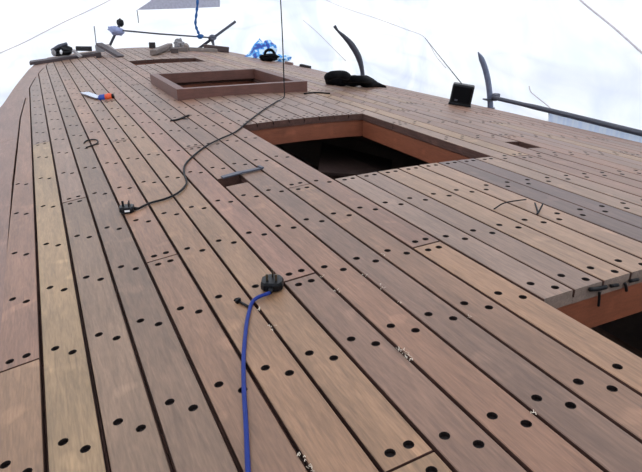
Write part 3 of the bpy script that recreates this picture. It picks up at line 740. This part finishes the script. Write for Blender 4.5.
def plank_between(name, a, b, wid, th, color, label, group=None, mat=None, cat='offcut', roll=0.0, bev=0.004):
    a, b = Vector(a), Vector(b); d = (b - a); L = d.length; d.normalize()
    up = Vector((0, 0, 1)); s_ = d.cross(up).normalized(); up = s_.cross(d)
    R = Matrix((s_, d, up)).transposed() @ Matrix.Rotation(roll, 3, 'Y')
    o = MB().box((a + b) / 2, (wid, L, th), R, bev=bev)
    c = (a + b) / 2
    o.v = [R.transposed() @ (v - c) for v in o.v]
    ob = o.build(name, mat or M_OFFCUT, None, color=srgb(*color))
    ob.matrix_world = Matrix.Translation(c) @ R.to_4x4()
    return tag(ob, label, cat, group)
G = 'timber offcuts along the stern'
a, b = on_deck(32, 65), on_deck(101, 56)
plank_between('timber_board', deck(a.x - 0.02, 8.71, 0.026), deck(0.78, 8.68, 0.022), 0.28, 0.036, (70, 58, 60), 'long dark board lying across the left corner of the stern', G)
# black power tool on it
pt = Vector((0.325, 8.66, zt(0.325) + 0.046))
e = empty('power_tool', pt, 'black power tool heap on the long board at the stern corner', 'tool')
MB().blob(pt + Vector((0.0, 0, 0.065)), (0.13, 0.075, 0.065), 11, 0.45, 3, freq=2.2, flat_bottom=pt.z).build('motor_body', M_BLACK, e)
MB().tube([pt + Vector((-0.13, -0.02, 0.07)), pt + Vector((-0.03, -0.03, 0.125)), pt + Vector((0.07, 0.0, 0.15))], [0.022, 0.026, 0.022], 8).build('handle', M_POLE, e, True)
MB().blob(pt + Vector((-0.02, -0.07, 0.055)), (0.018, 0.015, 0.03), 3, 0.2, 2).build('switch', M_WHITE, e)
MB().blob(pt + Vector((-0.11, -0.06, 0.05)), (0.03, 0.02, 0.045), 8, 0.3, 2).build('dust_port', M_GREY, e)
plank_between('timber_offcut', deck(0.50, 8.76, 0.110), deck(0.70, 8.74, 0.085), 0.13, 0.055, (40, 38, 42), 'black flat offcut propped on the board beside the power tool', G)
plank_between('timber_offcut', deck(0.45, 8.52, 0.11), deck(0.53, 8.46, 0.02), 0.05, 0.03, (150, 145, 145), 'pale grey wedge leaning on the board beside the power tool', G)
bx_ = deck(0.79, 8.60, 0.041)
e = empty('fixing_box', bx_, 'small grey box with a thin upright rod on the stern board', 'box')
MB().box(bx_ + Vector((0, 0, 0.046)), (0.10, 0.08, 0.09), rot_z(0.2), bev=0.006).build('case', M_GREY, e)
MB().tube([bx_ + Vector((-0.040, 0, 0.08)), bx_ + Vector((-0.032, 0, 0.33))], 0.006, 6).build('rod', M_POLE, e)
plank_between('timber_offcut', on_y(99, 44, 8.44), on_y(121, 57, 8.05), 0.09, 0.035, (84, 76, 78), 'grey board leaning down onto the planks from the stern heap', G)
plank_between('timber_offcut', deck(0.90, 8.86, 0.10), deck(0.97, 8.70, 0.03), 0.07, 0.04, (150, 140, 138), 'short pale offcut under the leaning grey board', G)
plank_between('timber_offcut', deck(0.70, 8.30, 0.031), deck(0.765, 8.29, 0.031), 0.06, 0.06, (58, 46, 46), 'small dark block at the foot of the leaning grey board', G)
plank_between('timber_block', deck(1.55, 9.30, 0.043), deck(1.64, 9.28, 0.043), 0.07, 0.08, (44, 36, 38), 'small dark cube standing alone near the centre of the stern', G, cat='block')
plank_between('timber_offcut', on_deck(153, 52.5, 0.04), on_y(170, 45.5, on_deck(160, 51).y + 0.25), 0.085, 0.065, (118, 106, 100), 'chunky offcut tilted up on its end behind the far deck opening', G, bev=0.015)
plank_between('timber_offcut', deck(1.66, 8.30, 0.030), deck(1.76, 8.28, 0.030), 0.06, 0.06, (78, 66, 64), 'low dark offcut just right of the tilted chunky one', G)
plank_between('timber_offcut', deck(1.72, 8.60, 0.028), deck(1.95, 8.62, 0.028), 0.10, 0.055, (112, 102, 98), 'flat grey offcut in the middle of the stern row', G)
e = empty('torn_wrapper', deck(1.85, 8.95, 0.0), 'crumpled pale wrapper among the stern offcuts', 'wrapper')
MB().blob(deck(1.93, 9.0, 0.07), (0.07, 0.05, 0.075), 21, 0.6, 3, freq=2.8, flat_bottom=zt(1.86)).build('crumple', M_GREY, e)
MB().blob(deck(2.03, 9.03, 0.05), (0.05, 0.05, 0.05), 23, 0.5, 2, freq=2.8, flat_bottom=zt(1.95)).build('torn_corner', M_OFFCUT, e, color=srgb(160, 148, 140))
plank_between('timber_board', deck(2.00, 8.72, 0.028), deck(2.42, 8.75, 0.022), 0.09, 0.05, (128, 118, 112), 'narrow pale board lying along the stern beside the blue rope', G)
plank_between('timber_block', deck(2.30, 9.02, 0.050), deck(2.66, 8.92, 0.040), 0.12, 0.075, (76, 62, 60), 'long dark block at the foot of the diagonal stern post', G, cat='block')

# blue and white plastic sheet and gear
m, n_, l_, b_ = new_mat('blue_white_print')
tc = n_.new('ShaderNodeTexCoord'); nz = n_.new('ShaderNodeTexNoise'); nz.inputs['Scale'].default_value = 9; nz.inputs['Detail'].default_value = 2; l_.new(tc.outputs['Object'], nz.inputs['Vector'])
rp = n_.new('ShaderNodeValToRGB'); rp.color_ramp.interpolation = 'CONSTANT'; l_.new(nz.outputs['Fac'], rp.inputs['Fac'])
rp.color_ramp.elements[0].color = (*srgb(24, 66, 160), 1); rp.color_ramp.elements[1].color = (*srgb(200, 226, 245), 1); rp.color_ramp.elements[1].position = 0.52
el = rp.color_ramp.elements.new(0.44); el.color = (*srgb(62, 150, 220), 1)
l_.new(rp.outputs['Color'], b_.inputs['Base Color']); b_.inputs['Roughness'].default_value = 0.35
M_PRINT = m
UBG = 8.05
ap, lf, rt_ = on_y(259.5, 38, UBG + 0.10), on_deck(246, 57), on_deck(276, 61)
rt_ = deck(2.98, 7.70); lf = deck(lf.x, 8.15)
bkp = deck(2.86, 8.35)
e = empty('plastic_sack', deck((lf.x + rt_.x) / 2, 8.0), 'blue and white printed plastic sack peaked up at the far right corner', 'sack')
NB = 14; vs = []; fs = []
for r_ in range(NB + 1):
    f_ = r_ / NB
    for k in range(24):
        th = k / 24; tri = [lf, rt_, bkp]; i_ = int(th * 3); w_ = th * 3 - i_
        p = tri[i_] * (1 - w_) + tri[(i_ + 1) % 3] * w_
        q = p * (1 - f_) + ap * f_
        nn = noise.noise_vector(q * 7.0) * 0.035 * (1 if 0 < r_ < NB else 0.2)
        vs.append(q + Vector((nn.x, nn.y, nn.z * (0.5 if r_ else 0))))
for r_ in range(NB):
    for k in range(24): fs.append((r_ * 24 + k, r_ * 24 + (k + 1) % 24, (r_ + 1) * 24 + (k + 1) % 24, (r_ + 1) * 24 + k))
fs.append(tuple(range(23, -1, -1))); fs.append(tuple(range(NB * 24, NB * 24 + 24)))
MB().add(vs, fs).build('bag', M_PRINT, e)
MB().blob(deck(3.03, 7.75, 0.045), (0.16, 0.08, 0.055), 31, 0.4, 3, freq=2.5, flat_bottom=zt(3.12) + 0.0).build('crumpled_flap', M_PRINT, e)
MB().blob(on_y(268, 50, 8.12), (0.13, 0.07, 0.13), 33, 0.35, 3, freq=2.2).build('crumpled_fold', M_PRINT, e)
gb = on_deck(269, 61.5); gb = deck(gb.x, gb.y)
e = empty('tool_bag', gb, 'black tool bag standing in front of the blue and white sack', 'bag')
MB().blob(gb + Vector((0, 0, 0.05)), (0.125, 0.07, 0.05), 41, 0.4, 3, freq=2.2, flat_bottom=gb.z).build('body', M_BLACKCLOTH, e)
MB().tube(spline([gb + Vector((-0.07, -0.02, 0.07)), gb + Vector((-0.04, -0.02, 0.135)), gb + Vector((0.04, -0.02, 0.14)), gb + Vector((0.10, -0.02, 0.05))], 5), 0.018, 8).build('handle', M_BLACKCLOTH, e, True)
nb = on_deck(289.5, 66)
plank_between('timber_offcut', deck(2.90, 7.25, 0.018), deck(2.98, 7.18, 0.014), 0.05, 0.03, (120, 96, 90), 'tiny brown offcut beside the blue sack at the deck edge', G)
plank_between('timber_offcut', deck(3.00, 6.98, 0.018), deck(3.08, 6.86, 0.010), 0.05, 0.035, (30, 28, 30), 'tiny black offcut alone on the right deck edge behind the hatch frame', G)

# cords lying against the tarpaulin
def tent_cord(name, pix, rad, label, mat=M_CORD, n=5):
    pts = [on_tent(x, y, 0.04) for x, y in pix]
    tag(MB().tube(spline(pts, n), rad, 6).build(name, mat, None, True), label, 'cord')
tent_cord('tarpaulin_cord', [(-60, 84), (-6, 56), (25, 42), (60, 24), (90, 10), (110, 0), (150, -22), (200, -50)], 0.008, 'straight grey cord across the tarpaulin at the upper left')
tent_cord('tarpaulin_cord', [(270, -30), (322, -2), (345, 8), (375, 18), (405, 29), (424, 37), (436, 56), (446, 68)], 0.0045, 'thin grey cord across the tarpaulin above the radio')
tent_cord('tarpaulin_cord', [(303, 20), (318, 33), (333, 48), (346, 61)], 0.006, 'short grey cord on the tarpaulin left of the curved stanchion')
tent_cord('tarpaulin_cord', [(540, -40), (560, -20), (578, -2), (592, 10), (612, 26), (630, 42), (650, 60), (690, 95)], 0.008, 'grey cord on the tarpaulin at the upper right corner')
tent_cord('tarpaulin_cord', [(529, 86), (531, 92), (538, 98), (548, 106), (556, 114)], 0.005, 'short wavy cord on the tarpaulin behind the long rail')
